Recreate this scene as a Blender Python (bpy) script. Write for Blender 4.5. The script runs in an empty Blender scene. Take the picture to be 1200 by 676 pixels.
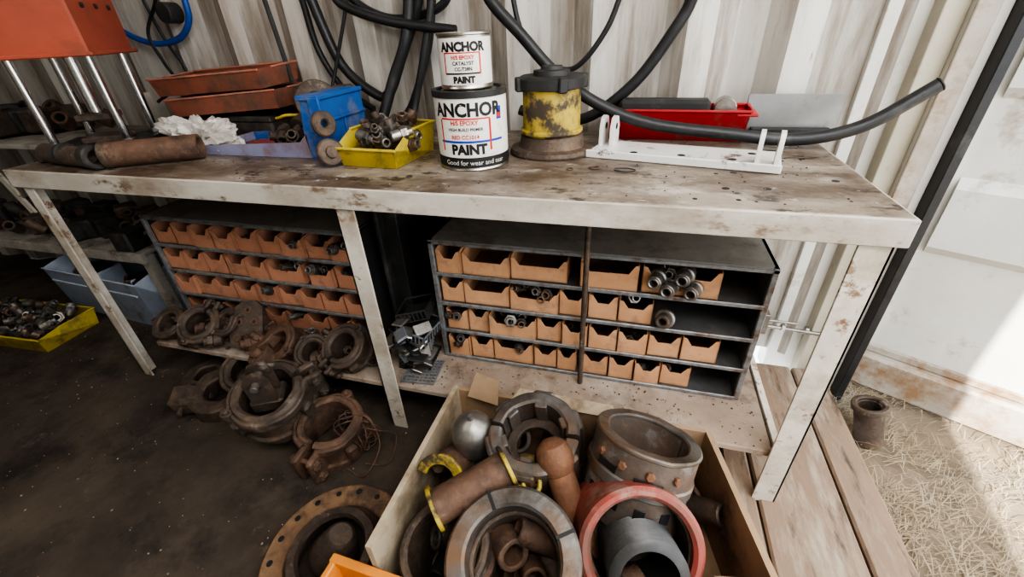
import bpy, bmesh, math, random
from mathutils import Vector as V, Matrix, noise, Euler
random.seed(7)
pi=math.pi
col=bpy.context.collection
# ------------------------------------------------------------ materials
MATS={}
def mk(name,c1,c2=None,scale=8,rough=.6,metal=0,bump=.3,c3=None,thr=.6,s3=4,stretch=(1,1,1),soft=.08,bscale=None,spec=.5,extra=()):
    if name in MATS: return MATS[name]
    m=bpy.data.materials.new(name);m.use_nodes=True;nt=m.node_tree;N=nt.nodes;L=nt.links
    b=N['Principled BSDF'];tc=N.new('ShaderNodeTexCoord');mp=N.new('ShaderNodeMapping');mp.inputs['Scale'].default_value=stretch
    L.new(tc.outputs['Object'],mp.inputs[0])
    n1=N.new('ShaderNodeTexNoise');n1.inputs['Scale'].default_value=scale;n1.inputs['Detail'].default_value=8;n1.inputs['Roughness'].default_value=.65
    L.new(mp.outputs[0],n1.inputs['Vector'])
    r1=N.new('ShaderNodeValToRGB');r1.color_ramp.elements[0].position=.35;r1.color_ramp.elements[1].position=.65
    c2=c2 or tuple(x*.7 for x in c1)
    r1.color_ramp.elements[0].color=(*c1,1);r1.color_ramp.elements[1].color=(*c2,1)
    L.new(n1.outputs[0],r1.inputs[0]);out=r1.outputs[0]
    lay=([(c3,thr,s3,soft,0)] if c3 else [])+list(extra)
    for cc,th,ss,so_,off in lay:
        n2=N.new('ShaderNodeTexNoise');n2.inputs['Scale'].default_value=ss;n2.inputs['Detail'].default_value=10;n2.inputs['Roughness'].default_value=.7
        m2=N.new('ShaderNodeMapping');m2.inputs['Scale'].default_value=stretch;m2.inputs['Location'].default_value=(off,off*.7,off*.3)
        L.new(tc.outputs['Object'],m2.inputs[0]);L.new(m2.outputs[0],n2.inputs['Vector'])
        r2=N.new('ShaderNodeValToRGB');r2.color_ramp.elements[0].position=th-so_;r2.color_ramp.elements[1].position=th+so_
        L.new(n2.outputs[0],r2.inputs[0]);mx=N.new('ShaderNodeMixRGB');L.new(r2.outputs[0],mx.inputs[0]);L.new(out,mx.inputs[1]);mx.inputs[2].default_value=(*cc,1);out=mx.outputs[0]
    L.new(out,b.inputs['Base Color'])
    b.inputs['Metallic'].default_value=metal;b.inputs['Specular IOR Level'].default_value=spec
    mr=N.new('ShaderNodeMapRange');mr.inputs['To Min'].default_value=max(.05,rough-.15);mr.inputs['To Max'].default_value=min(1,rough+.15)
    L.new(n1.outputs[0],mr.inputs[0]);L.new(mr.outputs[0],b.inputs['Roughness'])
    if bump:
        n3=N.new('ShaderNodeTexNoise');n3.inputs['Scale'].default_value=bscale or scale*6;n3.inputs['Detail'].default_value=6
        L.new(tc.outputs['Object'],n3.inputs['Vector'])
        bp=N.new('ShaderNodeBump');bp.inputs['Strength'].default_value=bump;bp.inputs['Distance'].default_value=.003
        L.new(n3.outputs[0],bp.inputs['Height']);L.new(bp.outputs[0],b.inputs['Normal'])
    MATS[name]=m;return m
RUST=mk('rust',(.19,.108,.07),(.11,.068,.05),20,.72,.2,.7,(.27,.17,.115),.6,12,extra=[((.06,.044,.036),.58,7,.06,3),((.32,.27,.22),.67,11,.05,5)])
RUSTD=mk('rust_dark',(.13,.096,.076),(.07,.054,.044),18,.62,.35,.7,(.21,.145,.1),.57,10,extra=[((.34,.29,.24),.65,14,.05,5)])
RUSTO=mk('rust_orange',(.27,.13,.07),(.17,.085,.05),22,.72,.15,.5,(.1,.06,.045),.6,9)
IRON=mk('cast_iron',(.22,.205,.19),(.14,.13,.12),15,.48,.5,.4,(.22,.135,.085),.52,7,extra=[((.07,.055,.045),.58,5,.08,3)])
STEEL=mk('worn_steel',(.42,.4,.37),(.25,.23,.21),15,.4,.8,.3,(.2,.12,.07),.62,9)
CHROME=mk('chrome',(.75,.75,.75),(.6,.6,.6),10,.2,1,0)
BLK=mk('black_rubber',(.018,.018,.02),(.03,.03,.03),20,.45,0,.1,(.08,.075,.07),.66,6)
BLKM=mk('black_steel',(.035,.035,.037),(.055,.053,.05),10,.55,.3,.2,(.13,.11,.09),.6,7)
CAB=mk('cabinet_steel',(.16,.16,.16),(.11,.11,.108),7,.6,.3,.2,(.25,.2,.15),.6,9)
CABT=mk('cabinet_dusty_top',(.4,.38,.35),(.3,.28,.25),7,.75,.1,.2,(.2,.17,.15),.6,5)
CABE=mk('cabinet_shelf_edge',(.36,.38,.39),(.22,.22,.22),30,.45,.5,.2,(.18,.1,.06),.6,20)
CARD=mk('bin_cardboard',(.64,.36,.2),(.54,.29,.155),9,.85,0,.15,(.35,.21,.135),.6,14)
CARDI=mk('bin_cardboard_inside',(.34,.2,.125),(.26,.15,.1),9,.9,0,.15)  # darker cardboard for bin floors and backs
CARDR=mk('bin_cardboard_reddish',(.55,.27,.165),(.45,.21,.125),9,.85,0,.15,(.28,.155,.1),.6,14)
LEG=mk('painted_leg',(.66,.62,.54),(.52,.47,.4),8,.5,0,.3,(.2,.1,.05),.59,14,soft=.03,extra=[((.36,.3,.23),.57,5,.1,3)])
APR=mk('apron_paint',(.6,.565,.5),(.46,.42,.36),7,.5,0,.4,(.16,.1,.06),.57,13,stretch=(.5,1,1),soft=.04,extra=[((.32,.26,.2),.55,4,.1,3)])
SHELF=mk('dusty_shelf',(.4,.31,.24),(.29,.22,.17),6,.85,0,.4,(.15,.1,.07),.6,9,extra=[((.48,.42,.36),.6,4,.08,4)])
RED=mk('red_plastic',(.55,.035,.04),(.42,.03,.035),6,.4,0,.05,(.3,.1,.08),.64,8)
REDD=mk('red_plastic_dusty',(.42,.08,.07),(.3,.07,.06),6,.6,0,.05,(.25,.15,.12),.6,8)
ORG=mk('red_orange_paint',(.42,.1,.06),(.33,.08,.05),5,.5,0,.1,(.26,.08,.05),.6,9)
TRAY=mk('orange_tray',(.6,.24,.16),(.5,.2,.13),7,.55,0,.15,(.28,.17,.13),.56,10)
YEL=mk('yellow_plastic',(.74,.58,.08),(.62,.48,.07),8,.45,0,.05,(.3,.23,.1),.6,12)
YELW=mk('yellow_worn',(.52,.39,.06),(.38,.28,.06),14,.55,.1,.4,(.075,.055,.04),.51,16,soft=.05)
BLUE=mk('blue_plastic',(.025,.14,.42),(.02,.1,.34),7,.45,0,.05,(.2,.2,.25),.61,9)
LAV=mk('dusty_grey_plastic',(.3,.3,.42),(.22,.22,.33),7,.6,0,.1,(.24,.14,.12),.58,8)
GREYB=mk('grey_blue_plastic',(.55,.61,.72),(.46,.51,.6),5,.5,0,.1,(.25,.22,.2),.62,7)
WHT=mk('white_paint_plate',(.8,.8,.78),(.7,.69,.66),8,.35,.1,.1,(.15,.09,.06),.62,12,soft=.03)
LBL=mk('can_label',(.8,.78,.73),(.72,.7,.65),12,.4,0,0,(.45,.37,.28),.64,9)
TIN=mk('tin',(.6,.58,.54),(.4,.38,.34),20,.3,1,.1)
INK=mk('ink_black',(.015,.015,.015),(.02,.02,.02),5,.5,0,0)
INKR=mk('ink_red',(.6,.03,.02),(.6,.03,.02),5,.5,0,0)
INKB=mk('ink_blue',(.02,.06,.4),(.02,.06,.4),5,.5,0,0)
BAG=mk('bag_plastic',(.7,.67,.63),(.55,.51,.46),8,.35,0,.2,spec=.7)
CRATE=mk('crate_board',(.42,.29,.18),(.31,.21,.13),5,.85,0,.2,(.14,.09,.06),.58,6)
CRATEI=mk('crate_board_pale',(.52,.43,.31),(.4,.32,.22),5,.85,0,.2,(.2,.13,.08),.57,6)
BLUEH=mk('blue_hose',(.02,.09,.4),(.02,.08,.3),7,.4,0,0)
PANEL=mk('grey_sheet',(.3,.3,.29),(.22,.22,.21),6,.4,.4,.1,(.15,.12,.09),.62,9)
STRAWM=mk('straw',(.44,.36,.24),(.28,.22,.15),9,.8,0,0,(.36,.33,.28),.6,3)
REDR=mk('red_rusty_paint',(.42,.09,.07),(.3,.08,.06),12,.55,.1,.4,(.19,.1,.075),.52,9,extra=[((.4,.29,.24),.64,8,.08,4)])
ORB=mk('orange_plastic',(.78,.3,.06),(.66,.24,.05),6,.45,0,.05,(.4,.2,.08),.64,9)
NET=mk('grey_mesh_plastic',(.26,.27,.29),(.17,.18,.19),14,.5,.2,.2,(.34,.31,.28),.6,10)

# ------------------------------------------------------------ builder
def frame(p,z,x=(1,0,0)):
    z=V(z).normalized();x=V(x);x=(x-z*x.dot(z))
    if x.length<1e-4: x=V((0,1,0))-z*z.y
    x.normalize();y=z.cross(x)
    M=Matrix((x,y,z)).transposed().to_4x4();M.translation=V(p);return M
def TR(p,rz=0,rx=0,ry=0): return Matrix.Translation(V(p))@Euler((rx,ry,rz)).to_matrix().to_4x4()
XZ=Matrix(((1,0,0,0),(0,0,-1,0),(0,1,0,0),(0,0,0,1)))
YZ=Matrix(((0,0,1,0),(1,0,0,0),(0,1,0,0),(0,0,0,1)))
def cat(pts,n=8):
    P=[V(p) for p in pts];P=[P[0]*2-P[1]]+P+[P[-1]*2-P[-2]];o=[]
    for i in range(1,len(P)-2):
        for k in range(n):
            t=k/n;a,b,c,d=P[i-1:i+3]
            o.append(.5*((2*b)+(c-a)*t+(2*a-5*b+4*c-d)*t*t+(3*b-a-3*c+d)*t**3))
    o.append(P[-2]);return o
class B:
    def __init__(s,name): s.name=name;s.bm=bmesh.new();s.mats=[]
    def put(s,t,mat,M=None):
        if mat not in s.mats:s.mats.append(mat)
        i=s.mats.index(mat)
        for f in t.faces:f.material_index=i
        if M is not None:t.transform(M)
        me=bpy.data.meshes.new('tmp');t.to_mesh(me);t.free();s.bm.from_mesh(me);bpy.data.meshes.remove(me);return s
    def box(s,mat,lo,hi,M=None,bev=.002):
        t=bmesh.new();bmesh.ops.create_cube(t,size=1)
        lo=V(lo);hi=V(hi)
        for v in t.verts: v.co=V([(lo[i]+hi[i])/2+v.co[i]*(hi[i]-lo[i]) for i in range(3)])
        bev=min(bev,min(abs(hi[i]-lo[i]) for i in range(3))*.3)
        if bev>0:bmesh.ops.bevel(t,geom=t.edges[:],offset=bev,segments=1,affect='EDGES')
        return s.put(t,mat,M)
    def lathe(s,mat,prof,M=None,seg=36,a0=0,a1=2*pi,closed=False,ell=1):
        t=bmesh.new();full=abs(a1-a0-2*pi)<1e-4;n=seg if full else seg+1;R=[]
        for k in range(n):
            a=a0+(a1-a0)*k/seg;R.append([t.verts.new((r*math.cos(a),r*math.sin(a)*ell,z)) for r,z in prof])
        m=len(prof);J=m if closed else m-1
        for k in range(seg):
            A=R[k];C=R[(k+1)%n]
            for j in range(J):
                try:t.faces.new((A[j],C[j],C[(j+1)%m],A[(j+1)%m]))
                except ValueError:pass
        if closed and not full:
            t.faces.new(R[0]);t.faces.new(R[-1][::-1])
        bmesh.ops.remove_doubles(t,verts=t.verts,dist=1e-6);bmesh.ops.recalc_face_normals(t,faces=t.faces)
        return s.put(t,mat,M)
    def ring(s,mat,ri,ro,h,M=None,seg=36,a0=0,a1=2*pi,c=.004):
        c=min(c,(ro-ri)*.3,h*.3)
        return s.lathe(mat,[(ri,c),(ri+c,0),(ro-c,0),(ro,c),(ro,h-c),(ro-c,h),(ri+c,h),(ri,h-c)],M,seg,a0,a1,True)
    def cyl(s,mat,p0,p1,r0,r1=None,seg=20,c=.002):
        r1=r0 if r1 is None else r1;d=V(p1)-V(p0);h=d.length;c=min(c,r0*.3,h*.3)
        return s.lathe(mat,[(0,0),(r0-c,0),(r0,c),(r1,h-c),(r1-c,h),(0,h)],frame(p0,d),seg)
    def sph(s,mat,c,r,sc=(1,1,1),sub=3,M=None):
        t=bmesh.new();bmesh.ops.create_icosphere(t,subdivisions=sub,radius=r)
        for v in t.verts:v.co=V((v.co.x*sc[0],v.co.y*sc[1],v.co.z*sc[2]))+V(c)
        return s.put(t,mat,M)
    def tube(s,mat,pts,r,seg=10,n=8,sm=True):
        P=cat(pts,n) if sm else [V(p) for p in pts]
        t=bmesh.new();R=[];x=None
        for i,p in enumerate(P):
            d=(P[min(i+1,len(P)-1)]-P[max(i-1,0)]).normalized()
            if x is None:x=d.orthogonal().normalized()
            x=(x-d*x.dot(d)).normalized();y=d.cross(x)
            R.append([t.verts.new(p+(x*math.cos(a)+y*math.sin(a))*r) for a in [2*pi*k/seg for k in range(seg)]])
        for i in range(len(R)-1):
            for k in range(seg):t.faces.new((R[i][k],R[i][(k+1)%seg],R[i+1][(k+1)%seg],R[i+1][k]))
        t.faces.new(R[0][::-1]);t.faces.new(R[-1]);return s.put(t,mat)
    def poly(s,mat,pts,h,M=None,bev=0):
        t=bmesh.new();a=[t.verts.new((p[0],p[1],0)) for p in pts];b=[t.verts.new((p[0],p[1],h)) for p in pts];n=len(a)
        t.faces.new(a[::-1]);t.faces.new(b)
        for i in range(n):t.faces.new((a[i],a[(i+1)%n],b[(i+1)%n],b[i]))
        bmesh.ops.recalc_face_normals(t,faces=t.faces)
        return s.put(t,mat,M)
    def grid(s,mat,fn,nu,nv):
        t=bmesh.new();G=[[t.verts.new(fn(i/nu,j/nv)) for j in range(nv+1)] for i in range(nu+1)]
        for i in range(nu):
            for j in range(nv):t.faces.new((G[i][j],G[i+1][j],G[i+1][j+1],G[i][j+1]))
        return s.put(t,mat)
    def text(s,mat,body,size,r,z,ang,M,bold=.0,ext=0):
        cu=bpy.data.curves.new('tx','FONT');cu.body=body;cu.size=size;cu.align_x='CENTER';cu.offset=bold;cu.resolution_u=3
        ob=bpy.data.objects.new('tx',cu);col.objects.link(ob);bpy.context.view_layer.update()
        me=bpy.data.meshes.new_from_object(ob.evaluated_get(bpy.context.evaluated_depsgraph_get()))
        t=bmesh.new();t.from_mesh(me);bmesh.ops.triangulate(t,faces=t.faces)
        for v in t.verts:
            a=ang+v.co.x/r;v.co=V((r*math.cos(a),r*math.sin(a),z+v.co.y))
        bpy.data.objects.remove(ob);bpy.data.curves.remove(cu);bpy.data.meshes.remove(me)
        return s.put(t,mat,M)
    def done(s,jit=0,jf=25,sharp=35,parent=None):
        bm=s.bm
        if jit:
            for v in bm.verts:
                v.co+=noise.noise_vector(v.co*jf)*jit
        xs=[v.co for v in bm.verts]
        o=V(((min(c.x for c in xs)+max(c.x for c in xs))/2,(min(c.y for c in xs)+max(c.y for c in xs))/2,min(c.z for c in xs)))
        for v in bm.verts:v.co-=o
        me=bpy.data.meshes.new(s.name);bm.to_mesh(me);bm.free()
        for m in s.mats:me.materials.append(m)
        for p in me.polygons:p.use_smooth=True
        me.set_sharp_from_angle(angle=math.radians(sharp))
        ob=bpy.data.objects.new(s.name,me);ob.location=o;col.objects.link(ob)
        if parent:ob.parent=parent
        return ob

# ------------------------------------------------------------ room shell
WY=.70
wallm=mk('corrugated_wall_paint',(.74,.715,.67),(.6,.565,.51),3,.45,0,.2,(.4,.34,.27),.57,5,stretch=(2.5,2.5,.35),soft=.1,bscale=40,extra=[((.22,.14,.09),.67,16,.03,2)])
wallg=mk('corrugated_wall_grime_shade',(.5,.47,.42),(.37,.34,.3),3,.5,0,.2,(.22,.18,.14),.54,5,stretch=(2.5,2.5,.3),soft=.1,bscale=40)  # grime plus painted-in shade, deepening the stripes on slopes and recesses
inner=mk('shell_paint_dull',(.5,.48,.44),(.4,.38,.34),3,.6,0,.1)
b=B('wall_back')
prof=[];x=-3.0
while x<2.58:
    prof+=[(x,WY,0),(x+.078,WY,1),(x+.14,WY+.036,1),(x+.216,WY+.036,1)];x+=.278
prof=[p for p in prof if p[0]<2.62]
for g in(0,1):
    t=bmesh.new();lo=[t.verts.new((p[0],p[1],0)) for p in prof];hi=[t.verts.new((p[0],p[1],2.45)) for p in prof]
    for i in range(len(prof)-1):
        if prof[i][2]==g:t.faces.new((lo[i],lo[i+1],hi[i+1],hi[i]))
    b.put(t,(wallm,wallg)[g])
b.done(sharp=20)
b=B('wall_left');b.box(inner,(-3.05,-1.75,0),(-3.0,.74,2.45));b.done()
b=B('wall_front');b.box(inner,(-3.05,-1.80,0),(2.7,-1.75,2.45));b.done()
b=B('ceiling');b.box(inner,(-3.05,-1.80,2.45),(2.75,.78,2.5));b.done()
floorm=mk('dirt_floor',(.085,.064,.048),(.05,.038,.03),4,.75,0,.8,(.125,.095,.07),.56,2.5,bscale=45,soft=.12,extra=[((.18,.14,.105),.66,9,.05,3),((.03,.023,.019),.58,3,.06,7)])
b=B('floor')
def ff(u,v):
    x=-3+5.33*u;y=-1.75+2.5*v;return V((x,y,0.0+.004*noise.noise(V((x*4,y*4,0)))+.002*noise.noise(V((x*15,y*15,3)))))
b.grid(floorm,ff,160,80);b.done(sharp=80)
plank=mk('floor_planks',(.3,.21,.15),(.2,.14,.1),5,.8,0,.5,(.4,.33,.26),.56,5,stretch=(3,.6,1),extra=[((.1,.07,.05),.6,6,.06,3)])
b=B('timber_threshold')
for x0,x1 in((2.255,2.328),(2.335,2.555),(2.562,2.665)):b.box(plank,(x0,-1.75,-.1),(x1,.62,.008),bev=.006)
b.done()
groundm=mk('sandy_ground',(.27,.215,.15),(.19,.15,.11),7,.95,0,.6,(.14,.12,.09),.6,3)
b=B('ground')
b.grid(groundm,lambda u,v:V((2.67+9*u,-4+9*v,-.11+.02*noise.noise(V((u*30,v*30,0))))),60,60);b.done(sharp=80)
b=B('dry_grass');t=bmesh.new()
for i in range(13000):
    x=2.70+random.random()**1.5*1.5;y=-.9+random.random()*1.9;a=random.gauss(.6,.8);l=random.uniform(.02,.09);w=random.uniform(.0005,.0014)
    if noise.noise(V((x*5,y*5,0)))<-.15 and random.random()<.75:continue
    z=-.105+random.random()*.022;d=V((math.cos(a),math.sin(a),random.uniform(-.1,.35)))*l;n=V((-math.sin(a),math.cos(a),0))*w;p=V((x,y,z))
    q=p+d*.5+V((0,0,.006));t.faces.new([t.verts.new(c) for c in(p-n,p+n,q+n,q-n)]);t.faces.new([t.verts.new(c) for c in(q-n,q+n,p+d)])
b.put(t,STRAWM);b.done()
doorm=mk('door_paint',(.74,.73,.69),(.62,.6,.55),3,.5,0,.15,(.4,.34,.27),.62,5,soft=.06)
railm=mk('door_rail_grime',(.5,.46,.4),(.38,.33,.27),5,.6,0,.2,(.3,.19,.11),.54,8)
beige=mk('post_paint',(.56,.52,.42),(.46,.42,.33),4,.5,0,.15,(.25,.16,.09),.66,7)
b=B('trim_post')
b.box(doorm,(2.50,.715,-.1),(2.62,.80,2.45));b.box(beige,(2.60,.66,-.1),(2.655,.80,2.45));b.box(doorm,(2.655,.63,-.1),(2.725,.80,2.45))
b.box(BLK,(2.725,.585,-.1),(2.75,.70,2.45));b.box(railm,(2.65,.625,-.1),(2.70,.635,2.45))
b.done()
b=B('door_1');a=math.atan2(-.34,.62);M=TR((2.79,.76,0),a)
b.box(doorm,(0,0,-.06),(1.3,.05,2.4),M)
b.box(railm,(0,-.045,-.09),(1.3,0,.055),M,.01);b.box(doorm,(0,-.03,.06),(.05,0,2.4),M,.008);b.box(railm,(.05,-.012,.055),(1.3,0,.085),M,.004)
for z in(.48,.95,1.42,1.89):
    b.poly(doorm,[(0,0),(-.03,.03),(-.03,.22),(0,.25)],1.2,M@Matrix.Translation((.07,0,z))@YZ)
b.done()

# ------------------------------------------------------------ workbench
H=.86;L=2.385;D=.665
topm=mk('bench_top_grime',(.27,.215,.165),(.37,.32,.265),5,.4,.05,.5,(.56,.52,.46),.6,6,stretch=(.8,1.3,1),soft=.06,bscale=50,extra=[((.12,.085,.06),.5,3.2,.09,6),((.055,.04,.032),.59,12,.04,9),((.55,.52,.47),.65,18,.03,12),((.5,.46,.4),.64,5,.04,16)])
b=B('workbench')
b.box(topm,(0,0,H-.008),(L,D,H),bev=.002)
b.box(APR,(-.004,-.006,H-.056),(L+.004,.002,H-.001),bev=.002)
b.box(APR,(L-.004,0,H-.056),(L+.004,D,H-.001));b.box(APR,(-.004,0,H-.056),(.004,D,H-.001));b.box(APR,(0,D-.01,H-.056),(L,D,H-.008))
def leg(x,w=.045,fl=1):
    b.box(LEG,(x-w/2,.004,0),(x+w/2,.010,H-.02),bev=.001)
    s=x-w/2 if fl>0 else x+w/2-.006
    b.box(LEG,(s,.004,0),(s+.006,.05,H-.02),bev=.001)
leg(.04);leg(1.205,.055,1);leg(2.345,.058,-1)
for x in(.04,1.205):b.box(LEG,(x-.02,.62,0),(x+.02,.64,H-.02))
b.box(SHELF,(.17,.022,.165),(2.33,.60,.186),bev=.003)
b.box(LEG,(2.335,.03,.15),(2.34,.60,.19));b.box(LEG,(2.335,.03,.15),(2.37,.60,.155))
b.cyl(RUSTD,(1.80,.165,.186),(1.80,.165,H-.01),.008,seg=12)
rnd=random.Random(3)
for i in range(20):
    x=rnd.uniform(2.0,2.35);y=rnd.uniform(.04,.38);b.cyl(INK,(x,y,H-.004),(x,y,H+.0006),rnd.choice([.004,.006,.009]),seg=12)
b.done()
b=B('bench_debris')
for k in range(420):
    x=rnd.uniform(.05,2.35);y=rnd.uniform(.02,.6);r=rnd.uniform(.0008,.0028);b.sph(rnd.choice([RUSTD,RUST,BLKM,CRATEI]),(x,y,H+.0008),r,(1,rnd.uniform(.6,1.8),.5),1)
for x,y,r in((1.80,.235,.014),(1.74,.215,.009),(.95,.12,.01),(1.35,.10,.008)):b.ring(RUSTD,r*.6,r,.003,TR((x,y,H+.0005)),18)
b.tube(BLKM,[(1.85,.21,H+.004),(1.88,.2,H+.004),(1.90,.215,H+.004),(1.88,.23,H+.004),(1.85,.225,H+.004)],.0015,6)
b.done()

# ------------------------------------------------------------ pigeonhole cabinets
def bin1(b,x,y,z,w,h=.085,d=.16,ang=0,cm=None):
    cm=cm or CARD
    M=TR((x,y,z),ang);t=.0025
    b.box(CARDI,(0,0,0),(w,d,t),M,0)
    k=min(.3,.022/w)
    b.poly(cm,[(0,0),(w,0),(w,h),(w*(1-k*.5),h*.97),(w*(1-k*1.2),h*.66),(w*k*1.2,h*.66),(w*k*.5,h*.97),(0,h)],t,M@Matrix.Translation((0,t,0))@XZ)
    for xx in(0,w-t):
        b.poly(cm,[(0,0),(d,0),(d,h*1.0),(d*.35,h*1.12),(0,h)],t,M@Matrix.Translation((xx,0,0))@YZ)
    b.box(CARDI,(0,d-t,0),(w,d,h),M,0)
def fitting(b,p,r,l,dr,mat=STEEL):
    M=frame(p,dr);b.ring(mat,r*.55,r,l*.5,M,18,c=.002);b.lathe(mat,[(r*1.25,l*.5),(r*1.25,l*.8)],M,6);b.ring(mat,r*.5,r*1.25,l*.25,M@Matrix.Translation((0,0,l*.5)),6,c=.001);b.ring(mat,r*.5,r*.8,l*.35,M@Matrix.Translation((0,0,l*.7)),16,c=.001)
def cabinet(x0,x1,rows,d=.34,side=CAB,cm=None):
    b=B('pigeonhole_cabinet');y=.20;z0=.187;z1=.637
    b.box(side,(x0,y,z0),(x0+.012,y+d,z1));b.box(side,(x1-.012,y,z0),(x1,y+d,z1));b.box(CABT,(x0,y,z1-.012),(x1,y+d,z1));b.box(BLKM,(x0,y+d-.006,z0),(x1,y+d,z1))
    for xx in(x0,x1-.016):b.box(CABE,(xx,y-.004,z0),(xx+.016,y+.01,z1))
    b.box(CABE,(x0,y-.004,z1-.014),(x1,y+.006,z1-.002))
    n=4;hh=(z1-.012-z0)/n
    for i in range(n):
        z=z0+hh*i;b.box(CAB,(x0+.012,y+.002,z),(x1-.012,y+d-.01,z+.006));b.box(CABE,(x0+.012,y-.006,z),(x1-.012,y,z+.013))
        for item in rows[n-1-i]:
            xx,w=item[0],item[1]
            bin1(b,xx,y-.001+rnd.uniform(0,.016),z+.007,w,h=.080+rnd.uniform(-.008,.005),ang=rnd.uniform(-.04,.04),cm=cm)
            if len(item)>2:
                for k in range(item[2]):
                    fitting(b,(xx+w*(.2+.6*rnd.random()),y+.03+.09*rnd.random(),z+.042+.02*rnd.random()),rnd.uniform(.011,.018),.06,(rnd.uniform(-.5,.5),-1,rnd.uniform(.1,.6)),rnd.choice([STEEL,IRON,RUSTD]))
            elif rnd.random()<.4:
                for k in range(3):
                    fitting(b,(xx+w*(.2+.6*rnd.random()),y+.05+.07*rnd.random(),z+.02+.02*rnd.random()),rnd.uniform(.010,.015),.05,(rnd.uniform(-1,1),-1,rnd.uniform(-.3,.6)),rnd.choice([BLKM,RUSTD]))
    return b
R1=[(1.335,.08),(1.418,.15),(1.572,.17),(1.78,.16),(1.95,.2,2)]
R2=[(1.335,.075),(1.413,.15),(1.567,.15,8),(1.72,.085),(1.808,.085),(1.896,.095,1)]
R3=[(1.34,.075,3),(1.418,.07),(1.492,.155,6),(1.65,.08),(1.733,.078),(1.815,.085),(1.903,.085),(1.992,.09),(2.086,.1)]
R4=[(1.34,.075,2),(1.42,.078),(1.50,.135,3),(1.64,.075),(1.718,.06),(1.80,.08),(1.884,.075,1),(1.963,.075),(2.042,.085)]
b=cabinet(1.316,2.272,[R1,R2,R3,R4])
z=.186+.10975*3+.007
for p in[(2.03,.215,z+.033),(2.09,.22,z+.03),(2.065,.23,z+.062),(1.995,.225,z+.05)]:
    dr=V((-.35,-1,.05));b.ring(STEEL,.014,.02,.07,frame(V(p)-dr.normalized()*.02,dr),24);b.ring(STEEL,.012,.024,.02,frame(p,dr),24);b.ring(STEEL,.010,.016,.02,frame(V(p)+dr.normalized()*.035,dr),20)
p=V((2.03,.22,.186+.10975*2+.035));dr=V((-.3,-1,.3));b.ring(STEEL,.012,.028,.02,frame(p,dr),28);b.ring(RUSTD,.01,.02,.05,frame(p,dr),24)
b.done()
rows=[[(.165+i*.098,.094)+((2,) if i in(6,8) else ()) for i in range(9)],
      [(.165+i*.098,.094) for i in range(5)]+[(.655,.15,3),(.83,.1,3),(.94,.1,1)],
      [(.165+i*.098,.094)+((3,) if i in(4,) else ()) for i in range(9)],
      [(.165+i*.098,.094)+((2,) if i in(1,5) else ()) for i in range(9)]]
b=cabinet(.15,1.06,rows,side=BLKM,cm=CARDR);b.done()
b=B('black_steel_panel');b.box(BLKM,(1.10,.26,.187),(1.115,.62,.78));b.box(BLKM,(1.115,.30,.187),(1.16,.60,.70));b.done()
b=B('mesh_bin_stack')
for k in range(5):
    M=TR((1.19+.014*math.sin(k*2.1),.095+.008*k,.192+.040*k),.1+.25*math.sin(k*1.7),.14*math.sin(k*3),.22*math.cos(k*2.3));m=NET if k%2 else BLKM
    b.box(BLKM,(0,0,0),(.11,.12,.004),M,0)
    for lo,hi in(((0,0,.03),(.005,.12,.036)),((.105,0,.03),(.11,.12,.036)),((0,0,.03),(.11,.005,.036)),((0,.115,.03),(.11,.12,.036))):b.box(m,lo,hi,M,.001)
    for i in range(8):
        b.box(m,(.0145*i,-.001,0),(.0145*i+.004,.003,.032),M,0);b.box(m,(.107,.0155*i,0),(.111,.0155*i+.004,.032),M,0)
for k in range(26):
    b.box(rnd.choice([NET,BLKM,STEEL,NET]),(-.03,-.02,0),(.03,.02,.008),TR((rnd.uniform(1.19,1.29),rnd.uniform(.07,.15),.20+rnd.random()*.17),k,rnd.uniform(-.8,.8)),.003)
b.done()
b=B('wire_grating');M=TR((1.225,.035,.187),.1,0,0)
for i in range(9):b.box(NET,(.0,.014*i,0),(.115,.014*i+.004,.006),M,0);b.box(NET,(.014*i,0,.001),(.014*i+.004,.115,.005),M,0)
b.done()

# ------------------------------------------------------------ clamps and castings
def clamp(name,c,ax,ro,ri,h,a=0,mat=RUSTD,lugs=2,xd=(1,0,0),jit=.004):
    b=B(name);M=frame(c,ax,xd)@Matrix.Rotation(a,4,'Z')
    b.ring(mat,ri,ro,h,M,40,.12,2*pi-.12,c=.008)
    b.ring(mat,ro-.004,ro+.012,h*.22,M@Matrix.Translation((0,0,h*.05)),40,.3,2*pi-.3)
    b.ring(mat,ro-.004,ro+.012,h*.22,M@Matrix.Translation((0,0,h*.73)),40,.3,2*pi-.3)
    s_=min(1,ro/.09)
    for s in(-1,1):
        y0,y1=sorted((s*.014*s_,s*.034*s_));b.box(mat,(ro-.02*s_,y0,h*.1),(ro+.05*s_,y1,h*.9),M,.006)
    for zz in(.28,.72):
        X=ro+.028*s_
        b.cyl(mat,M@V((X,-.055*s_,h*zz)),M@V((X,.055*s_,h*zz)),.008*s_)
        for s in(-1,1):b.cyl(mat,M@V((X,s*.034*s_,h*zz)),M@V((X,s*.05*s_,h*zz)),.015*s_,seg=6)
    b.cyl(mat,M@V((-ro-.012*s_,0,h*.02)),M@V((-ro-.012*s_,0,h*.98)),.018*s_);b.cyl(mat,M@V((-ro-.012*s_,0,-.008)),M@V((-ro-.012*s_,0,h+.008)),.009*s_)
    for k in range(lugs):
        an=1.2+k*2.1;p=M@Matrix.Rotation(an,4,'Z');b.box(mat,(ro-.01,-.02,h*.3),(ro+.025*s_,.02,h*.7),p,.008)
    return b
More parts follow.
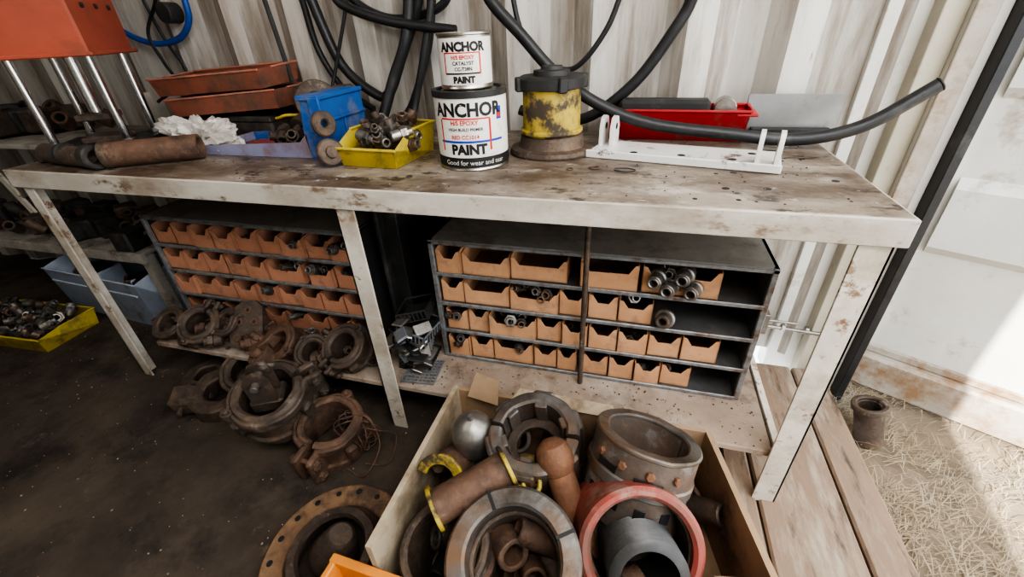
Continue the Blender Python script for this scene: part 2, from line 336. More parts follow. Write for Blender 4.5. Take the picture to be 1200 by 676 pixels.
def shackle(name,c,rz,s=1,mat=RUSTD,rx=0):
    b=B(name);M=TR(c,rz,rx)@Matrix.Scale(s,4)
    b.ring(mat,.035,.07,.05,M,28);b.ring(mat,.02,.045,.05,M@Matrix.Translation((.13,0,.005)),24)
    b.box(mat,(.05,-.03,.008),(.10,.03,.045),M,.008);b.cyl(mat,M@V((.13,0,-.0)),M@V((.13,0,.075)),.018);b.box(mat,(-.11,-.03,.0),(-.055,.03,.06),M,.01)
    b.cyl(mat,M@V((-.085,-.045,.03)),M@V((-.085,.045,.03)),.012)
    return b
shackle('rusty_shackle',(.50,-.04,.01),.5,1.5,RUSTD,.2).done(.006)
clamp('rusty_pipe_clamp',(.58,.05,.06),(.3,-.5,1),.085,.058,.10,2.5,RUSTD).done(.004)
shackle('rusty_shackle',(.36,.02,.002),2.0,1.25).done(.006)
clamp('rusty_pipe_clamp',(.845,-.10,.10),(.12,-.3,1),.108,.078,.15,.9,RUSTD,3).done(.005)
clamp('rusty_pipe_clamp',(.76,-.04,.003),(-.05,0,1),.11,.07,.09,2.2,RUST).done(.004)
clamp('rusty_pipe_clamp',(1.035,-.11,.003),(.08,-.14,1),.095,.072,.14,-1.6,RUST).done(.005)
b=B('rusty_clevis');M=TR((.84,-.12,.20),.5,.15)@Matrix.Scale(1.25,4)
for s in(-.022,.014):b.poly(RUSTD,[(-.03,0),(.03,0),(.03,.08),(.02,.1),(0,.108),(-.02,.1),(-.03,.08)],.01,M@Matrix.Translation((0,s,0))@Matrix.Rotation(pi/2,4,'X'))
b.cyl(IRON,M@V((0,-.05,.075)),M@V((0,.045,.075)),.012);b.box(RUSTD,(-.04,-.035,-.03),(.04,.03,.01),M,.006);b.done(.002)
b=B('tie_wire')
for k in range(6):
    c=V((1.12,-.10,.08));pts=[c+V((.05*math.cos(a+k)*(1+.3*math.sin(2*a+k)),.03*math.sin(a),.055*math.sin(a+k*.4))) for a in[j*pi/5 for j in range(11)]]
    b.tube(RUST,pts,.0024,6,4)
b.tube(RUST,[(1.08,-.12,.14),(1.15,-.08,.13),(1.21,-.12,.06),(1.19,-.2,.005),(1.12,-.19,.005)],.0025,6,6)
b.tube(RUST,[(1.12,-.10,.10),(1.19,-.10,.10),(1.23,-.06,.04),(1.24,-.14,.005),(1.17,-.16,.006)],.0025,6,6);b.done()
for i,(x,y,r,m) in enumerate([(.22,.11,.055,RUSTD),(.38,.10,.066,RUSTD),(.755,.10,.062,RUST),(1.02,.105,.068,RUSTD),(.88,.085,.052,RUSTD),(.50,.13,.045,RUSTD)]):
    clamp('rusty_pipe_clamp',(x,y,.192+.03*(i%2)),(.3*math.sin(i*2),-.7,1),r,r*.66,.085,i*1.4,m,2).done(.003)
shackle('rusty_shackle',(.66,.09,.21),-.9,.9,RUST,.4).done(.004)
b=B('rusty_bolted_plate');M=TR((.585,.06,.20),.25,-.75)@Matrix.Scale(1.15,4)
b.poly(RUSTD,[(-.045,0),(.045,0),(.055,.05),(.045,.13),(.02,.15),(-.02,.15),(-.045,.13),(-.055,.05)],.018,M@Matrix.Rotation(pi/2,4,'X'))
for p in[(-.025,.03),(.025,.03),(-.025,.08),(.025,.08),(0,.12)]:b.ring(RUST,.006,.013,.006,M@Matrix.Translation((p[0],-.017,p[1]))@Matrix.Rotation(pi/2,4,'X'),12);b.cyl(INK,M@V((p[0],-.0185,p[1])),M@V((p[0],-.0,p[1])),.007,seg=10)
b.done(.002)
b=B('small_rusty_fittings')
for k in range(40):
    x=rnd.uniform(.2,1.12);y=rnd.uniform(.05,.17);fitting(b,(x,y,.205+.03*rnd.random()),rnd.uniform(.014,.026),.055,(rnd.uniform(-1,1),rnd.uniform(-1,0),rnd.uniform(0,.8)),rnd.choice([RUST,RUSTD,RUSTD,IRON]))
b.done(.001)

# ------------------------------------------------------------ open crate with pipe fittings
b=B('open_crate')
BL,BR,FR,FL=(1.455,-.005),(2.15,-.005),(2.235,-.345),(1.45,-.49)
def wall(b,p,q,z0,z1,t,mat,z1b=None):
    p=V((*p,0));q=V((*q,0));d=(q-p);l=d.length;M=frame(p,(0,0,1),d)
    z1b=z1 if z1b is None else z1b
    b.poly(mat,[(0,z0),(l,z0),(l,z1b),(0,z1)],t,M@XZ)
wall(b,BL,FL,0.002,.26,.014,CRATEI);wall(b,FR,BR,0.002,.25,.014,CRATE);wall(b,BR,BL,0.002,.245,.012,CRATE);wall(b,FL,FR,0.002,.10,.012,CRATE)
wall(b,(2.13,-.366),FR,.1,.25,.012,CRATE)
b.poly(CRATE,[BL,FL,FR,BR],.006,TR((0,0,.003)))
b.box(CRATEI,(0,0,0),(.012,.035,.2),TR((1.875,-.04,.09),.2,.0,.35))
b.poly(CRATE,[(0,0),(.10,0),(.085,.07),(.01,.075)],.004,TR((1.49,-.02,.24),-.15,.9));b.poly(CRATEI,[(0,0),(.30,0),(.29,.035),(.02,.04)],.004,TR((1.62,-.008,.24),0,.5))
b.done()
b=B('split_coupling');M=frame((1.732,-.14,.19),(-.05,-.2,1));ri,ro,h=.080,.113,.14
for a0 in(.06,pi+.06):b.ring(IRON,ri,ro,h,M,48,a0,a0+pi-.12,c=.006)
for k in range(6):
    P=M@Matrix.Rotation(k*pi/3+.5,4,'Z');b.box(IRON,(ro-.012,-.028,h*.15),(ro+.010,.028,h*.95),P,.006);b.box(IRON,(ri-.012,-.016,h*.1),(ri+.004,.016,h*.97),P,.003)
b.ring(RUSTD,.05,.078,.02,M@Matrix.Translation((0,0,.05)),40)
b.done(.002)
SLV=mk('sleeve_rust_steel',(.2,.155,.125),(.11,.09,.075),12,.5,.4,.4,(.3,.2,.14),.56,6,extra=[((.32,.31,.29),.6,9,.06,4)])
b=B('slotted_steel_sleeve');ax=V((.15,.42,.9)).normalized();M=frame(V((1.995,-.135,.35))-ax*.19,ax)
for a0,a1 in((.5,3.3),(3.36,6.72)):b.ring(SLV,.094,.118,.19,M,40,a0,a1,c=.005)
b.ring(IRON,.1,.123,.03,M@Matrix.Translation((0,0,.09)),48);b.ring(IRON,.092,.121,.012,M@Matrix.Translation((0,0,.18)),48)
for k in range(4):
    P=M@Matrix.Rotation(-2.5+k*.5,4,'Z')@Matrix.Translation((.118,0,0));b.box(INK,(-.004,-.012,.045),(.0015,.012,.07),P,.001);b.cyl(RUSTO,P@V((-.004,0,.15)),P@V((.007,0,.15)),.010,seg=6)
b.box(INK,(.116,-.03,.122),(.1195,.03,.138),M@Matrix.Rotation(-1.5,4,'Z'),.001);b.box(INK,(.116,-.025,.122),(.1195,.025,.138),M@Matrix.Rotation(-2.3,4,'Z'),.001)
b.done(.002)
b=B('steel_dome_plug');M=TR((1.565,-.17,.275),0,.1)@Matrix.Scale(1.15,4)
b.lathe(STEEL,[(0,.062),(.006,.062),(.008,.052),(.02,.048),(.037,.035),(.048,.012),(.05,-.005),(.05,-.03),(.04,-.035),(.04,-.12),(0,-.12)],M,32);b.done(.0005)
b=B('ball_ended_rod');p0=V((1.785,-.215,.315));p1=V((1.885,-.325,.13));d=(p1-p0)
b.lathe(RUSTO,[(0,-.038),(.018,-.035),(.036,-.022),(.044,.0),(.044,.02),(.037,.04),(.033,.045),(.034,.06),(.036,d.length),(0,d.length)],frame(p0,d),30);b.done(.0015)
b=B('half_bearing_shell')
a=V((1.54,-.375,.245));d=V((.145,.125,.035));M=frame(a,d,(0,0,1))
b.ring(RUST,.036,.044,d.length,M,24,-pi/2,pi/2,c=.001);b.ring(YELW,.032,.056,.010,M,24,-pi/2,pi/2,c=.002);b.ring(YELW,.036,.056,.010,M@Matrix.Translation((0,0,d.length-.01)),24,-pi/2,pi/2,c=.002);b.done(.001)
b=B('half_bearing_shell');M=frame((1.52,-.29,.235),(-.05,-.75,.45),(0,0,1))
b.ring(RUST,.045,.052,.09,M@Matrix.Translation((0,0,-.09)),24,-2.2,1.4,c=.001);b.ring(YELW,.038,.064,.010,M,28,-2.2,1.4,c=.002);b.done(.001)
b=B('pipe_collar');M=frame((1.745,-.39,.125),(-.02,-.36,1));b.ring(IRON,.098,.140,.15,M,64,c=.006)
for k in(.6,2.2,3.9,5.3):b.box(INK,(.098,-.004,.146),(.140,.004,.1505),M@Matrix.Rotation(k,4,'Z'),0)
b.ring(RUSTD,.09,.1,.10,M,56);b.done(.0012)
b=B('threaded_coupling')
ax=V((.22,-.78,.62)).normalized();mc=V((1.995,-.365,.265));M=frame(mc-ax*.13,ax)
b.ring(REDR,.104,.128,.13,M,56,c=.010);b.ring(RUSTD,.100,.106,.11,M,56);b.lathe(REDR,[(.10,.0),(.128,.004),(.128,-.03),(.105,-.05),(.08,-.05)],M,48)
pr=[(.064,0)];zz=.0
while zz<.135:
    pr+=[(.070,zz),(.079,zz+.006)];zz+=.012
pr+=[(.072,.144),(.058,.146),(.056,.13),(.056,0)]
THR=mk('thread_steel_dark',(.09,.09,.09),(.06,.058,.056),12,.45,.5,.2,(.14,.09,.06),.6,8)
b.lathe(THR,pr,M@TR((.010,-.018,.016),0,.12),48,closed=True)
b.lathe(RUSTD,[(0,.01),(.11,.01)],M,32);b.done(.0005)
b=B('rusty_pipe_sleeve');M=frame((1.59,-.37,.02),(-.1,-.28,1));b.ring(RUSTD,.085,.105,.18,M,44,c=.006);b.ring(RUST,.1,.115,.025,M@Matrix.Translation((0,0,.12)),44);b.done(.002)
b=B('yellow_worn_block');b.box(YELW,(-.03,-.035,0),(.03,.035,.06),TR((1.715,-.235,.22),.5,.3),.006);b.ring(YELW,.014,.024,.07,frame((1.735,-.25,.22),(.2,-.5,1)),20);b.done(.001)
b=B('scrap_fittings')
for k in range(90):
    u=rnd.random();x=1.50+.62*u;y=rnd.uniform(-.40,-.05);z=rnd.uniform(.03,.16);r=rnd.uniform(.02,.045);l=rnd.uniform(.04,.12)
    dr=(rnd.uniform(-1,1),rnd.uniform(-1,.5),rnd.uniform(-.2,.9));m=rnd.choice([RUST,RUSTD,RUSTD,RUSTD,BLKM])
    if rnd.random()<.5:b.ring(m,r*.65,r,l,frame((x,y,z),dr),20,c=.003)
    else:b.cyl(m,(x,y,z),V((x,y,z))+V(dr).normalized()*l,r*.6,r*.5)
b.done(.002)
FLG=mk('flange_rust',(.3,.18,.1),(.19,.115,.07),18,.75,.15,.6,(.1,.065,.045),.56,9)
b=B('rusty_pipe_flange');M=frame((1.275,-.445,.03),(.03,-.12,1))
b.ring(FLG,.125,.185,.03,M,64,c=.004);b.lathe(RUSTD,[(.125,.0),(.125,.03),(.105,.07),(.085,.075),(.08,.06),(.1,.0)],M,48,closed=True)
b.cyl(RUSTD,M@V((-.02,.01,0)),M@V((.02,.03,.1)),.062,.035,seg=28,c=.008)
for k in range(18):
    p=M@Matrix.Rotation(k*pi/9,4,'Z');b.cyl(INK,p@V((.163,0,.02)),p@V((.163,0,.0315)),.0085,seg=14)
b.done(.0015)
b=B('orange_parts_box');M=TR((1.335,-.625,.0),-.04)
for lo,hi in(((0,0,.02),(.2,.13,.025)),((0,0,.02),(.004,.13,.18)),((.196,0,.02),(.2,.13,.15)),((0,.126,.02),(.2,.13,.18)),((0,0,.02),(.2,.004,.1)),((-.004,.118,.168),(.204,.137,.185)),((.0,0,0),(.2,.13,.02))):b.box(ORB,lo,hi,M,.002)
b.box(ORB,(-.003,0,.14),(.012,.13,.182),M,.003);b.done()

# ------------------------------------------------------------ bench-top objects
def tin(name,c,r,h,ang,big):
    b=B(name);M=TR(c)
    b.lathe(TIN,[(0,.002),(r-.002,.002),(r,0),(r+.002,.003),(r,.007),(r,h-.007),(r+.0025,h-.005),(r+.0025,h-.001),(r,h),(r-.006,h),(r-.009,h-.006),(r-.02,h-.006),(r-.022,h-.002),(0,h-.002)],M,64)
    z0=.01 ;z1=h-.011
    b.lathe(LBL,[(r+.0006,z0),(r+.0006,z1)],M,64)
    def strip(m,a0,a1,za,zb,o=.0012):b.lathe(m,[(r+o,za),(r+o,zb)],M,max(2,int(abs(a1-a0)*10)),a0,a1)
    R=r+.0014
    if big:
        strip(INK,0,2*pi-.001,.008,.034);b.text(LBL,'Good for wear and tear',.017,R+.0004,.0155,ang,M)
        b.text(INK,'ANCHOR',.042,R,.133,ang-.12,M,.0016)
        b.text(INKR,'H/S EPOXY',.0145,R,.113,ang-.22,M,.0004);b.text(INK,'HIGH BUILD PRIMER',.010,R,.099,ang-.2,M,.0002);b.text(INKR,'RED CC1014',.013,R,.080,ang-.22,M,.0003)
        b.text(INK,'PAINT',.033,R,.043,ang-.14,M,.0018)
        strip(INKB,ang-1.0,ang+.9,.070,.0755);strip(INKR,ang+.46,ang+.52,.05,.125);strip(INKR,ang-.9,ang+.5,.125,.1285)
        strip(INKB,ang+.72,ang+.9,.12,.15);strip(INKR,ang+.74,ang+.88,.125,.135,.0016)
        strip(INKR,ang-.95,ang-.90,.05,.125)
        b.lathe(BLKM,[(r+.003,z1-.003),(r+.0035,h+.0005),(r-.01,h+.001),(r-.012,h-.004)],M,64)
    else:
        b.text(INK,'ANCHOR',.026,R,.082,ang-.05,M,.0014)
        b.text(INKR,'H/S EPOXY',.0115,R,.065,ang-.05,M,.0004);b.text(INK,'CATALYST',.011,R,.053,ang-.05,M,.0003);b.text(INK,'CC-T38N',.0105,R,.041,ang-.05,M,.0003)
        b.text(INK,'PAINT',.019,R,.015,ang-.05,M,.0013)
        strip(INK,ang-.75,ang+.6,.033,.0365);strip(INKR,ang-.75,ang+.6,.077,.0795);strip(INKR,ang+.58,ang+.64,.033,.079);strip(INKR,ang-.80,ang-.75,.033,.079)
    return b.done()
ang=math.atan2(-.859-.25,1.898-1.47)
tin('paint_tin',(1.472,.255,H+.0005),.092,.187,ang,True)
tin('paint_tin',(1.466,.262,H+.1885),.064,.12,ang-.05,False)
b=B('hydraulic_jack');M=TR((1.66,.385,H+.0005))
b.lathe(RUSTD,[(0,0),(.118,0),(.12,.006),(.116,.016),(.095,.02),(.09,.03),(.086,.05),(.078,.055),(0,.055)],M,48,ell=.9)
b.lathe(YELW,[(.078,.052),(.079,.06),(.078,.175),(0,.175)],M,48);b.ring(YELW,.074,.086,.014,M@Matrix.Translation((0,0,.055)),48)
b.lathe(BLKM,[(.078,.168),(.09,.172),(.091,.195),(.084,.2),(.05,.2),(.048,.212),(.03,.214),(.028,.222),(0,.222)],M,40)
for k in range(4):b.box(BLKM,(.07,-.012,.165),(.1,.012,.2),M@Matrix.Rotation(k*pi/2+.5,4,'Z'),.003)
b.done(.0012)
b=B('white_clevis_plate');ax=V((.455,-.10,0));M=frame((1.765,.335,H+.001),(0,0,1),ax);l=ax.length
b.box(WHT,(0,0,.0),(l,.16,.012),M,.002);b.box(WHT,(0,-.003,0),(l,.005,.02),M,.002)
for x,y in((.008,.085),(.038,.085),(l-.058,.0),(l-.018,.0)):
    b.poly(WHT,[(0,0),(.06,0),(.06,.05),(.048,.075),(.03,.08),(.012,.075),(0,.05)],.01,M@Matrix.Translation((x,y,.010))@YZ)
    for o in(-.0006,.0101):b.cyl(INK,M@V((x+o,y+.03,.062)),M@V((x+o+.0005,y+.03,.062)),.009,seg=16)
for x,y in((.12,.04),(.24,.05),(.36,.05),(.40,.12)):b.cyl(INK,M@V((x,y,.008)),M@V((x,y,.0126)),.011,seg=18)
b.done()
def obin(b,mat,w,d,h,M,hf=None,t=.003,inm=None,taper=.008,lip=True):
    hf=h if hf is None else hf
    b.box(inm or mat,(taper,taper,0),(w-taper,d-taper,t),M,0)
    def q(pts):
        tm=bmesh.new();vs=[tm.verts.new(p) for p in pts];tm.faces.new(vs)
        bmesh.ops.solidify(tm,geom=tm.faces[:],thickness=t);bmesh.ops.recalc_face_normals(tm,faces=tm.faces);b.put(tm,mat,M)
    A=[(taper,taper,0),(w-taper,taper,0),(w-taper,d-taper,0),(taper,d-taper,0)]
    T=[(0,0,hf),(w,0,hf),(w,d,h),(0,d,h)]
    q([A[0],A[1],T[1],T[0]]);q([A[2],A[3],T[3],T[2]])
    for xx,i,j in((w,1,2),(0,0,3)):
        q([V(A[i]),V(A[j]),V(T[j]),V((xx,d*.35,h)),V(T[i])])
    if lip:
        b.box(mat,(-.004,-.004,hf-.004),(w+.004,.004,hf+.002),M,.001);b.box(mat,(-.004,d-.004,h-.004),(w+.004,d+.004,h+.002),M,.001)
        for xx in(-.004,w-.004):b.box(mat,(xx,d*.35,h-.004),(xx+.008,d,h+.002),M,.001)
b=B('yellow_parts_bin');M=TR((1.10,.165,H+.001),-.08);obin(b,YEL,.19,.22,.085,M,.05)
for k in range(38):
    fitting(b,M@V((rnd.uniform(.03,.16),rnd.uniform(.04,.19),rnd.uniform(.03,.08))),rnd.uniform(.010,.018),.055,(rnd.uniform(-1,1),rnd.uniform(-1,1),rnd.uniform(-.2,1)),rnd.choice([STEEL,IRON,IRON,RUSTD]))
b.done()
b=B('red_parts_tray');M=TR((1.79,.555,H+.001),-.05);obin(b,RED,.405,.095,.09,M,.085);b.box(RED,(.37,.0,.07),(.425,.1,.078),M,.002)
b.box(BLKM,(.04,.02,.05),(.3,.08,.11),M,.01);b.cyl(STEEL,M@V((.34,.03,.085)),M@V((.34,.08,.085)),.03);b.done()
b=B('grey_sheet_panel');b.box(PANEL,(2.2,.645,H+.001),(2.45,.65,.975));b.box(PANEL,(2.2,.60,H+.001),(2.45,.65,.868));b.box(BLKM,(2.22,.61,.87),(2.43,.64,.885));b.done()
b=B('blue_parts_bin');z=H+.001
b.box(REDD,(.58,.235,z),(1.02,.44,z+.004));b.box(REDD,(.75,.238,z),(.76,.44,z+.02))
for y0,m in((.232,LAV),(.44,BLUE)):
    b.poly(m,[(.56,z),(.96,z),(.96,z+.07),(.93,z+.045),(.56,z+.028)],.005,Matrix(((1,0,0,0),(0,0,1,y0),(0,1,0,0),(0,0,0,1))))
    b.poly(BLUE,[(.96,z),(1.025,z),(1.03,z+.165),(.97,z+.17),(.955,z+.07)],.005,Matrix(((1,0,0,0),(0,0,1,y0),(0,1,0,0),(0,0,0,1))))
b.box(BLUE,(1.022,.23,z),(1.028,.446,z+.168));b.box(BLUE,(.96,.225,z+.16),(1.034,.45,z+.172));b.box(BLUE,(1.0,.224,z),(1.036,.236,z+.168));b.box(BLUE,(1.028,.23,z+.10),(1.036,.446,z+.108));b.box(BLUE,(1.028,.33,z),(1.034,.338,z+.1))
b.box(LAV,(.553,.232,z),(.56,.446,z+.028))
b.done()
b=B('rusty_gear_hubs')
b.cyl(RUSTD,(.86,.34,z+.05),(.88,.40,z+.075),.05);b.cyl(RUST,(.95,.30,z+.045),(.94,.33,z+.05),.04)
b.ring(RUSTD,.010,.036,.02,frame((1.078,.165,z+.037),(.8,-.6,.2)),30);b.cyl(RUSTD,(1.085,.16,z+.038),(1.10,.15,z+.042),.016)
b.ring(RUSTD,.01,.034,.02,frame((1.05,.20,z+.105),(.9,-.4,.1)),30)
for k in range(8):fitting(b,(rnd.uniform(.76,.95),rnd.uniform(.29,.42),z+rnd.uniform(.02,.04)),.018,.07,(rnd.uniform(-1,1),rnd.uniform(-1,1),.3),RUSTD)
b.done(.001)
b=B('rusty_bearing_housing');b.ring(RUSTD,.03,.07,.07,frame((.82,.50,.965),(.5,-.7,.3)),30);b.box(RUSTD,(.74,.50,z),(.88,.60,.94),None,.01);b.cyl(RUST,(.70,.56,.98),(.92,.56,1.0),.03)
b.tube(YEL,[(.66,.46,.93),(.72,.45,.945),(.80,.46,.94)],.005);b.done(.003)
b=B('steel_toolbox');b.box(BLKM,(.22,.47,z),(.62,.66,.93),None,.008);b.box(BLKM,(.215,.465,.915),(.625,.665,.935),None,.004);b.box(CHROME,(.40,.462,.89),(.44,.468,.92));b.done()
b=B('orange_parts_tray');obin(b,TRAY,.46,.22,.06,TR((.23,.42,.937),.08,0,-.06),inm=RUSTD);b.done()
b=B('orange_parts_tray');M=TR((.15,.455,1.002),.0,.06,-.05);obin(b,TRAY,.5,.2,.06,M,inm=RUSTD)
for k in range(8):b.box(rnd.choice([RUSTD,TRAY,BLKM]),(-.04,-.03,0),(.05,.03,.03),M@TR((rnd.uniform(.08,.42),.1,.02),k),.005)
b.done()
b=B('crumpled_plastic_bag');t=bmesh.new();bmesh.ops.create_icosphere(t,subdivisions=6,radius=1)
for v in t.verts:
    p=v.co.copy();n=noise.noise(p*1.4+V((3,1,2)))*.6+(.5-abs(noise.noise(p*2.6)))*.55+(.5-abs(noise.noise(p*6)))*.28+abs(noise.noise(p*14))*.08
    k=.62+n;v.co=V((p.x*.15*k,p.y*.085*k,max(-.03,p.z*.08*k)))
b.put(t,BAG,TR((.47,.32,H+.031),-.25));b.done(sharp=50)
b=B('rusty_pipe');M=frame((.37,.06,H+.038),(.22,.13,.0));b.ring(RUST,.026,.036,.26,M,30,c=.002);b.ring(RUSTD,.03,.039,.02,M,30);b.done(.001)
b=B('black_pipe_fitting');b.cyl(RUSTD,(.10,.075,H+.033),(.33,.045,H+.033),.03,seg=24);b.ring(BLKM,.018,.036,.04,frame((.33,.045,H+.037),(1,-.13,0)),24);b.ring(BLKM,.02,.034,.02,frame((.2,.062,H+.035),(1,-.13,0)),24);b.done(.001)
b=B('hydraulic_press')
M=TR((.10,.27,H+.001),.6)
b.box(BLKM,(-.16,-.14,0),(.14,.14,.03),M,.004);b.box(RUSTD,(-.06,-.06,.03),(.06,.06,.05),M,.004)
for x,y in((-.1,-.12),(.09,-.1),(.11,.09),(-.09,.1)):b.cyl(CHROME,M@V((x,y,.03)),M@V((x,y,.34)),.012);b.cyl(STEEL,M@V((x,y,.03)),M@V((x,y,.045)),.02,seg=6)
b.box(ORG,(-.32,-.19,.294),(.135,.14,.75),M,.006);b.box(ORG,(-.33,-.2,.290),(.145,.15,.302),M,.003);b.cyl(CHROME,M@V((0,0,.12)),M@V((0,0,.31)),.02);b.box(RUSTD,(-.05,-.05,.1),(.05,.05,.12),M,.003)
for k in range(3):b.cyl(BLKM,M@V((.132,-.1+.09*k,.42)),M@V((.141,-.1+.09*k,.42)),.008,seg=6)
b.done()

# ------------------------------------------------------------ hoses
b=B('rubber_hose');b.tube(BLK,[(1.42,.50,1.33),(1.471,.48,1.237),(1.553,.48,1.154),(1.65,.48,1.057),(1.775,.48,.975),(1.924,.48,.922),(2.133,.48,.897),(2.303,.48,.885),(2.445,.48,.92),(2.57,.48,1.014)],.0165,14)
b.ring(BLKM,.009,.017,.004,frame((2.571,.48,1.015),(.8,0,.6)),16);b.done()
b=B('rubber_hose');b.tube(BLK,[(2.02,.6,1.33),(1.998,.62,1.214),(1.964,.62,1.146),(1.884,.62,1.028),(1.789,.62,.944),(1.71,.62,.906),(1.60,.64,.90),(1.50,.65,.93)],.0165,14);b.done()
b=B('rubber_hose');b.tube(BLK,[(1.83,.63,1.32),(1.804,.63,1.224),(1.774,.63,1.153),(1.716,.63,1.078),(1.66,.64,1.05),(1.58,.64,1.08),(1.51,.64,1.17),(1.48,.64,1.32)],.008,10);b.done()
b=B('hose_bundle')
for pts,r in(([(.79,.62,1.34),(.80,.62,1.276),(.86,.62,1.085),(.973,.62,.987),(1.03,.62,.99),(1.096,.62,1.093),(1.188,.62,1.256),(1.2,.62,1.34)],.017),
             ([(.72,.66,1.34),(.734,.66,1.279),(.75,.66,1.128),(.82,.66,1.0),(.93,.66,.93)],.011),
             ([(.90,.60,1.31),(.926,.60,1.258),(1.09,.58,1.205),(1.321,.58,1.17)],.015),
             ([(.86,.66,1.33),(.98,.66,1.24),(1.1,.66,1.21),(1.25,.66,1.24),(1.3,.66,1.33)],.013),
             ([(1.22,.66,1.34),(1.217,.66,1.254),(1.18,.66,1.116),(1.104,.65,.959),(1.05,.64,.89)],.013),
             ([(1.24,.60,1.34),(1.24,.60,1.25),(1.2,.58,1.10),(1.16,.56,.97),(1.15,.52,.89)],.012),
             ([(1.17,.60,1.34),(1.165,.60,1.25),(1.14,.58,1.14),(1.09,.56,1.04),(1.05,.52,.93)],.018),
             ([(.95,.60,1.33),(.946,.60,1.268),(.87,.58,1.09),(.839,.56,1.0),(.84,.54,.9)],.006)):b.tube(BLK,pts,r,12)
b.tube(BLKM,[(.60,.62,1.33),(.613,.62,1.285),(.65,.6,1.033)],.008,8);b.done()
b=B('blue_air_hose');b.tube(BLUEH,[(.22,.66,1.36),(.225,.66,1.305),(.207,.66,1.24),(.134,.66,1.188),(.015,.66,1.172),(-.091,.66,1.195),(-.2,.66,1.25)],.011,12);b.done()
b=B('black_cable');b.tube(BLK,[(.085,.66,1.36),(.085,.66,1.312),(-.006,.65,1.207),(.015,.65,1.103),(.036,.65,1.025),(-.097,.64,.961)],.006,8);b.tube(BLK,[(.02,.66,1.36),(.05,.66,1.2),(.1,.66,1.08),(.08,.65,1.0),(.02,.64,1.0)],.006,8)
b.cyl(BLKM,(.121,.64,1.271),(.121,.70,1.271),.035);b.done()

# ------------------------------------------------------------ left side clutter
b=B('timber_rack')
TIMB=mk('old_timber',(.42,.39,.34),(.28,.25,.21),6,.8,0,.4,(.14,.11,.09),.58,8)
b.box(TIMB,(-1.7,.28,.36),(-.10,.30,.405));b.box(TIMB,(-1.7,.30,.385),(-.12,.66,.40));b.box(TIMB,(-.15,.30,0),(-.11,.34,.385));b.box(TIMB,(-1.7,.30,0),(-1.66,.34,.385));b.box(TIMB,(-.15,.62,0),(-.11,.66,.385))
b.box(LEG,(-.02,0,0),(.02,.012,.72),TR((-.90,.42,.41),0,0,-.40))
for x in(-1.69,-.16):b.box(LEG,(x,.60,.40),(x+.04,.64,1.0))
b.box(TIMB,(-1.7,.28,.84),(-.06,.66,.86));b.done()
b=B('rack_scrap_parts')
for k in range(60):
    x=rnd.uniform(-1.5,-.2);y=rnd.uniform(.34,.6);zb=rnd.choice([.43,.43,.9]);r=rnd.uniform(.02,.05)
    (b.ring(rnd.choice([RUST,RUSTD,BLKM]),r*.6,r,.08,frame((x,y,zb),(rnd.uniform(-1,1),rnd.uniform(-1,0),rnd.uniform(0,1))),18) if k%2 else b.box(rnd.choice([RUSTD,BLKM,BLKM,RUSTD]),(-.05,-.04,-.03),(.06,.05,.06),TR((x,y,zb),k),.008))
b.done(.002)
b=B('grey_storage_bin');M=TR((-.88,.30,.0),-.06);obin(b,GREYB,.66,.24,.27,M,.25,.005,taper=.02);b.box(GREYB,(.02,-.002,.18),(.64,.004,.19),M,.001)
for k in range(12):b.box(rnd.choice([BLKM,RUSTD,GREYB]),(-.06,-.04,0),(.06,.04,.1),M@TR((rnd.uniform(.1,.56),.12,.12),k),.006)
b.done()
b=B('yellow_storage_bin');M=TR((-1.13,-.03,.0),.06);obin(b,YEL,.56,.25,.085,M,.075,.005,taper=.01)
for k in range(90):fitting(b,M@V((rnd.uniform(.06,.5),rnd.uniform(.04,.21),rnd.uniform(.03,.11))),rnd.uniform(.012,.024),.06,(rnd.uniform(-1,1),rnd.uniform(-1,1),rnd.uniform(-.2,.6)),rnd.choice([IRON,IRON,BLKM,STEEL,BLKM]))
b.done()
b=B('threaded_rod');b.cyl(STEEL,(2.38,.675,.15),(2.63,.655,.15),.007,seg=12);b.cyl(STEEL,(2.38,.675,.175),(2.55,.66,.18),.005,seg=12)
for x in(2.44,2.5,2.58):b.cyl(STEEL,(x,.67,.15),(x+.014,.669,.15),.016,seg=6)
b.box(STEEL,(2.42,.65,.12),(2.45,.70,.21));b.done()
b=B('rusty_pipe_stub');b.ring(RUSTD,.03,.042,.15,frame((2.775,.40,-.10),(-.25,.15,1)),30,c=.003);b.ring(RUSTD,.035,.052,.02,frame((2.742,.418,.035),(-.25,.15,1)),30);b.done(.001)
b=B('floor_debris')
for k in range(1100):
    x=rnd.uniform(-.9,2.2);y=rnd.uniform(-.9,.3);r=rnd.uniform(.001,.0032);b.sph(rnd.choice([RUSTD,RUST,RUSTD,SHELF,CRATEI]),(x,y,.002),r,(1,rnd.uniform(.6,1.4),.6),1)
b.done()
b=B('shelf_debris')
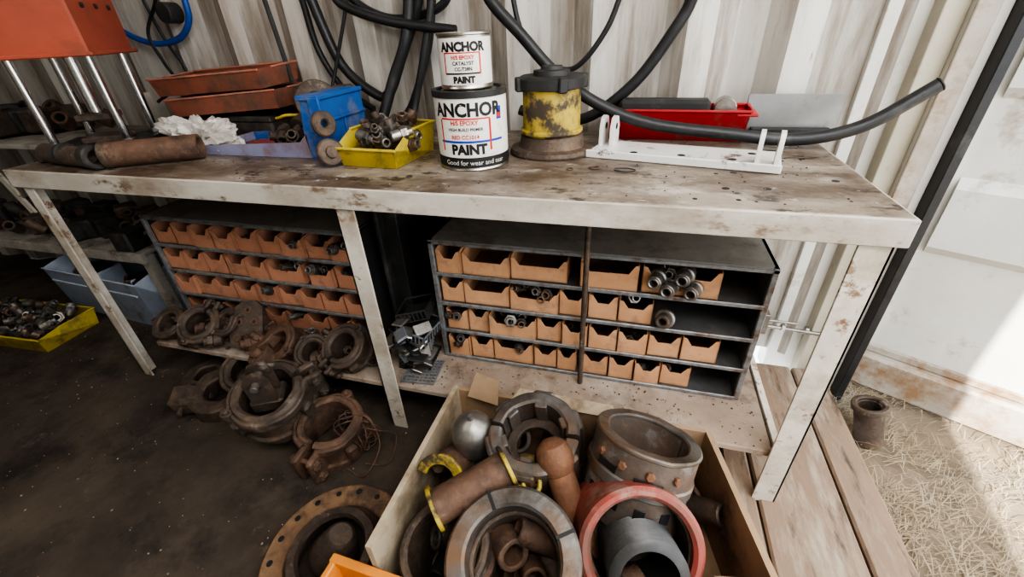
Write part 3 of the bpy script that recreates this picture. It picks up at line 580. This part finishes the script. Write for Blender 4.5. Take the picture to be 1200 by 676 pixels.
for k in range(260):
    x=rnd.uniform(1.25,2.32);y=rnd.uniform(.03,.2);r=rnd.uniform(.001,.0035);b.sph(rnd.choice([RUSTD,RUST,CRATEI]),(x,y,.187),r,(1,rnd.uniform(.6,1.4),.6),1)
b.done()

# ------------------------------------------------------------ camera
q=(1.8984,-.8593,1.1772,.2948,.5521,-.0490,500.68)
a,bb,c=q[3:6]
f=V((-math.sin(a)*math.cos(bb),math.cos(a)*math.cos(bb),-math.sin(bb)));r=V((math.cos(a),math.sin(a),0));u=r.cross(f)
r2=r*math.cos(c)+u*math.sin(c);u2=-r*math.sin(c)+u*math.cos(c)
Mx=Matrix((r2,u2,-f)).transposed().to_4x4();Mx.translation=V(q[:3])
cd=bpy.data.cameras.new('camera');cd.sensor_width=36;cd.lens=q[6]/1200*36;cd.clip_start=.02
co=bpy.data.objects.new('camera',cd);co.matrix_world=Mx;col.objects.link(co);bpy.context.scene.camera=co
# ------------------------------------------------------------ light
bpy.context.scene.view_settings.look='AgX - High Contrast'
w=bpy.data.worlds.new('World');bpy.context.scene.world=w;w.use_nodes=True
bg=w.node_tree.nodes['Background'];bg.inputs[0].default_value=(.9,.95,1,1);bg.inputs[1].default_value=3.4
sd=bpy.data.lights.new('sun','SUN');sd.energy=15;sd.angle=.009;sd.color=(1,.94,.84);so=bpy.data.objects.new('sun',sd);col.objects.link(so)
so.rotation_euler=V((.16,1,-.75)).to_track_quat('-Z','Y').to_euler()
def area(name,p,d,sx,sy,e,c=(1,1,1)):
    l=bpy.data.lights.new(name,'AREA');l.shape='RECTANGLE';l.size=sx;l.size_y=sy;l.energy=e;l.color=c;o=bpy.data.objects.new(name,l);o.location=p;o.rotation_euler=V(d).to_track_quat('-Z','Y').to_euler();col.objects.link(o)
area('unseen_fill_light',(2.35,-.95,2.3),(-.35,.75,-1),1.1,.9,34,(1,.98,.95))  # unseen fill added to brighten the interior from the right
area('unseen_fill_light',(.1,-1.1,2.3),(-.05,.6,-1),1.2,.8,11,(1,.98,.95))  # weaker unseen fill, added to lift the dark left side
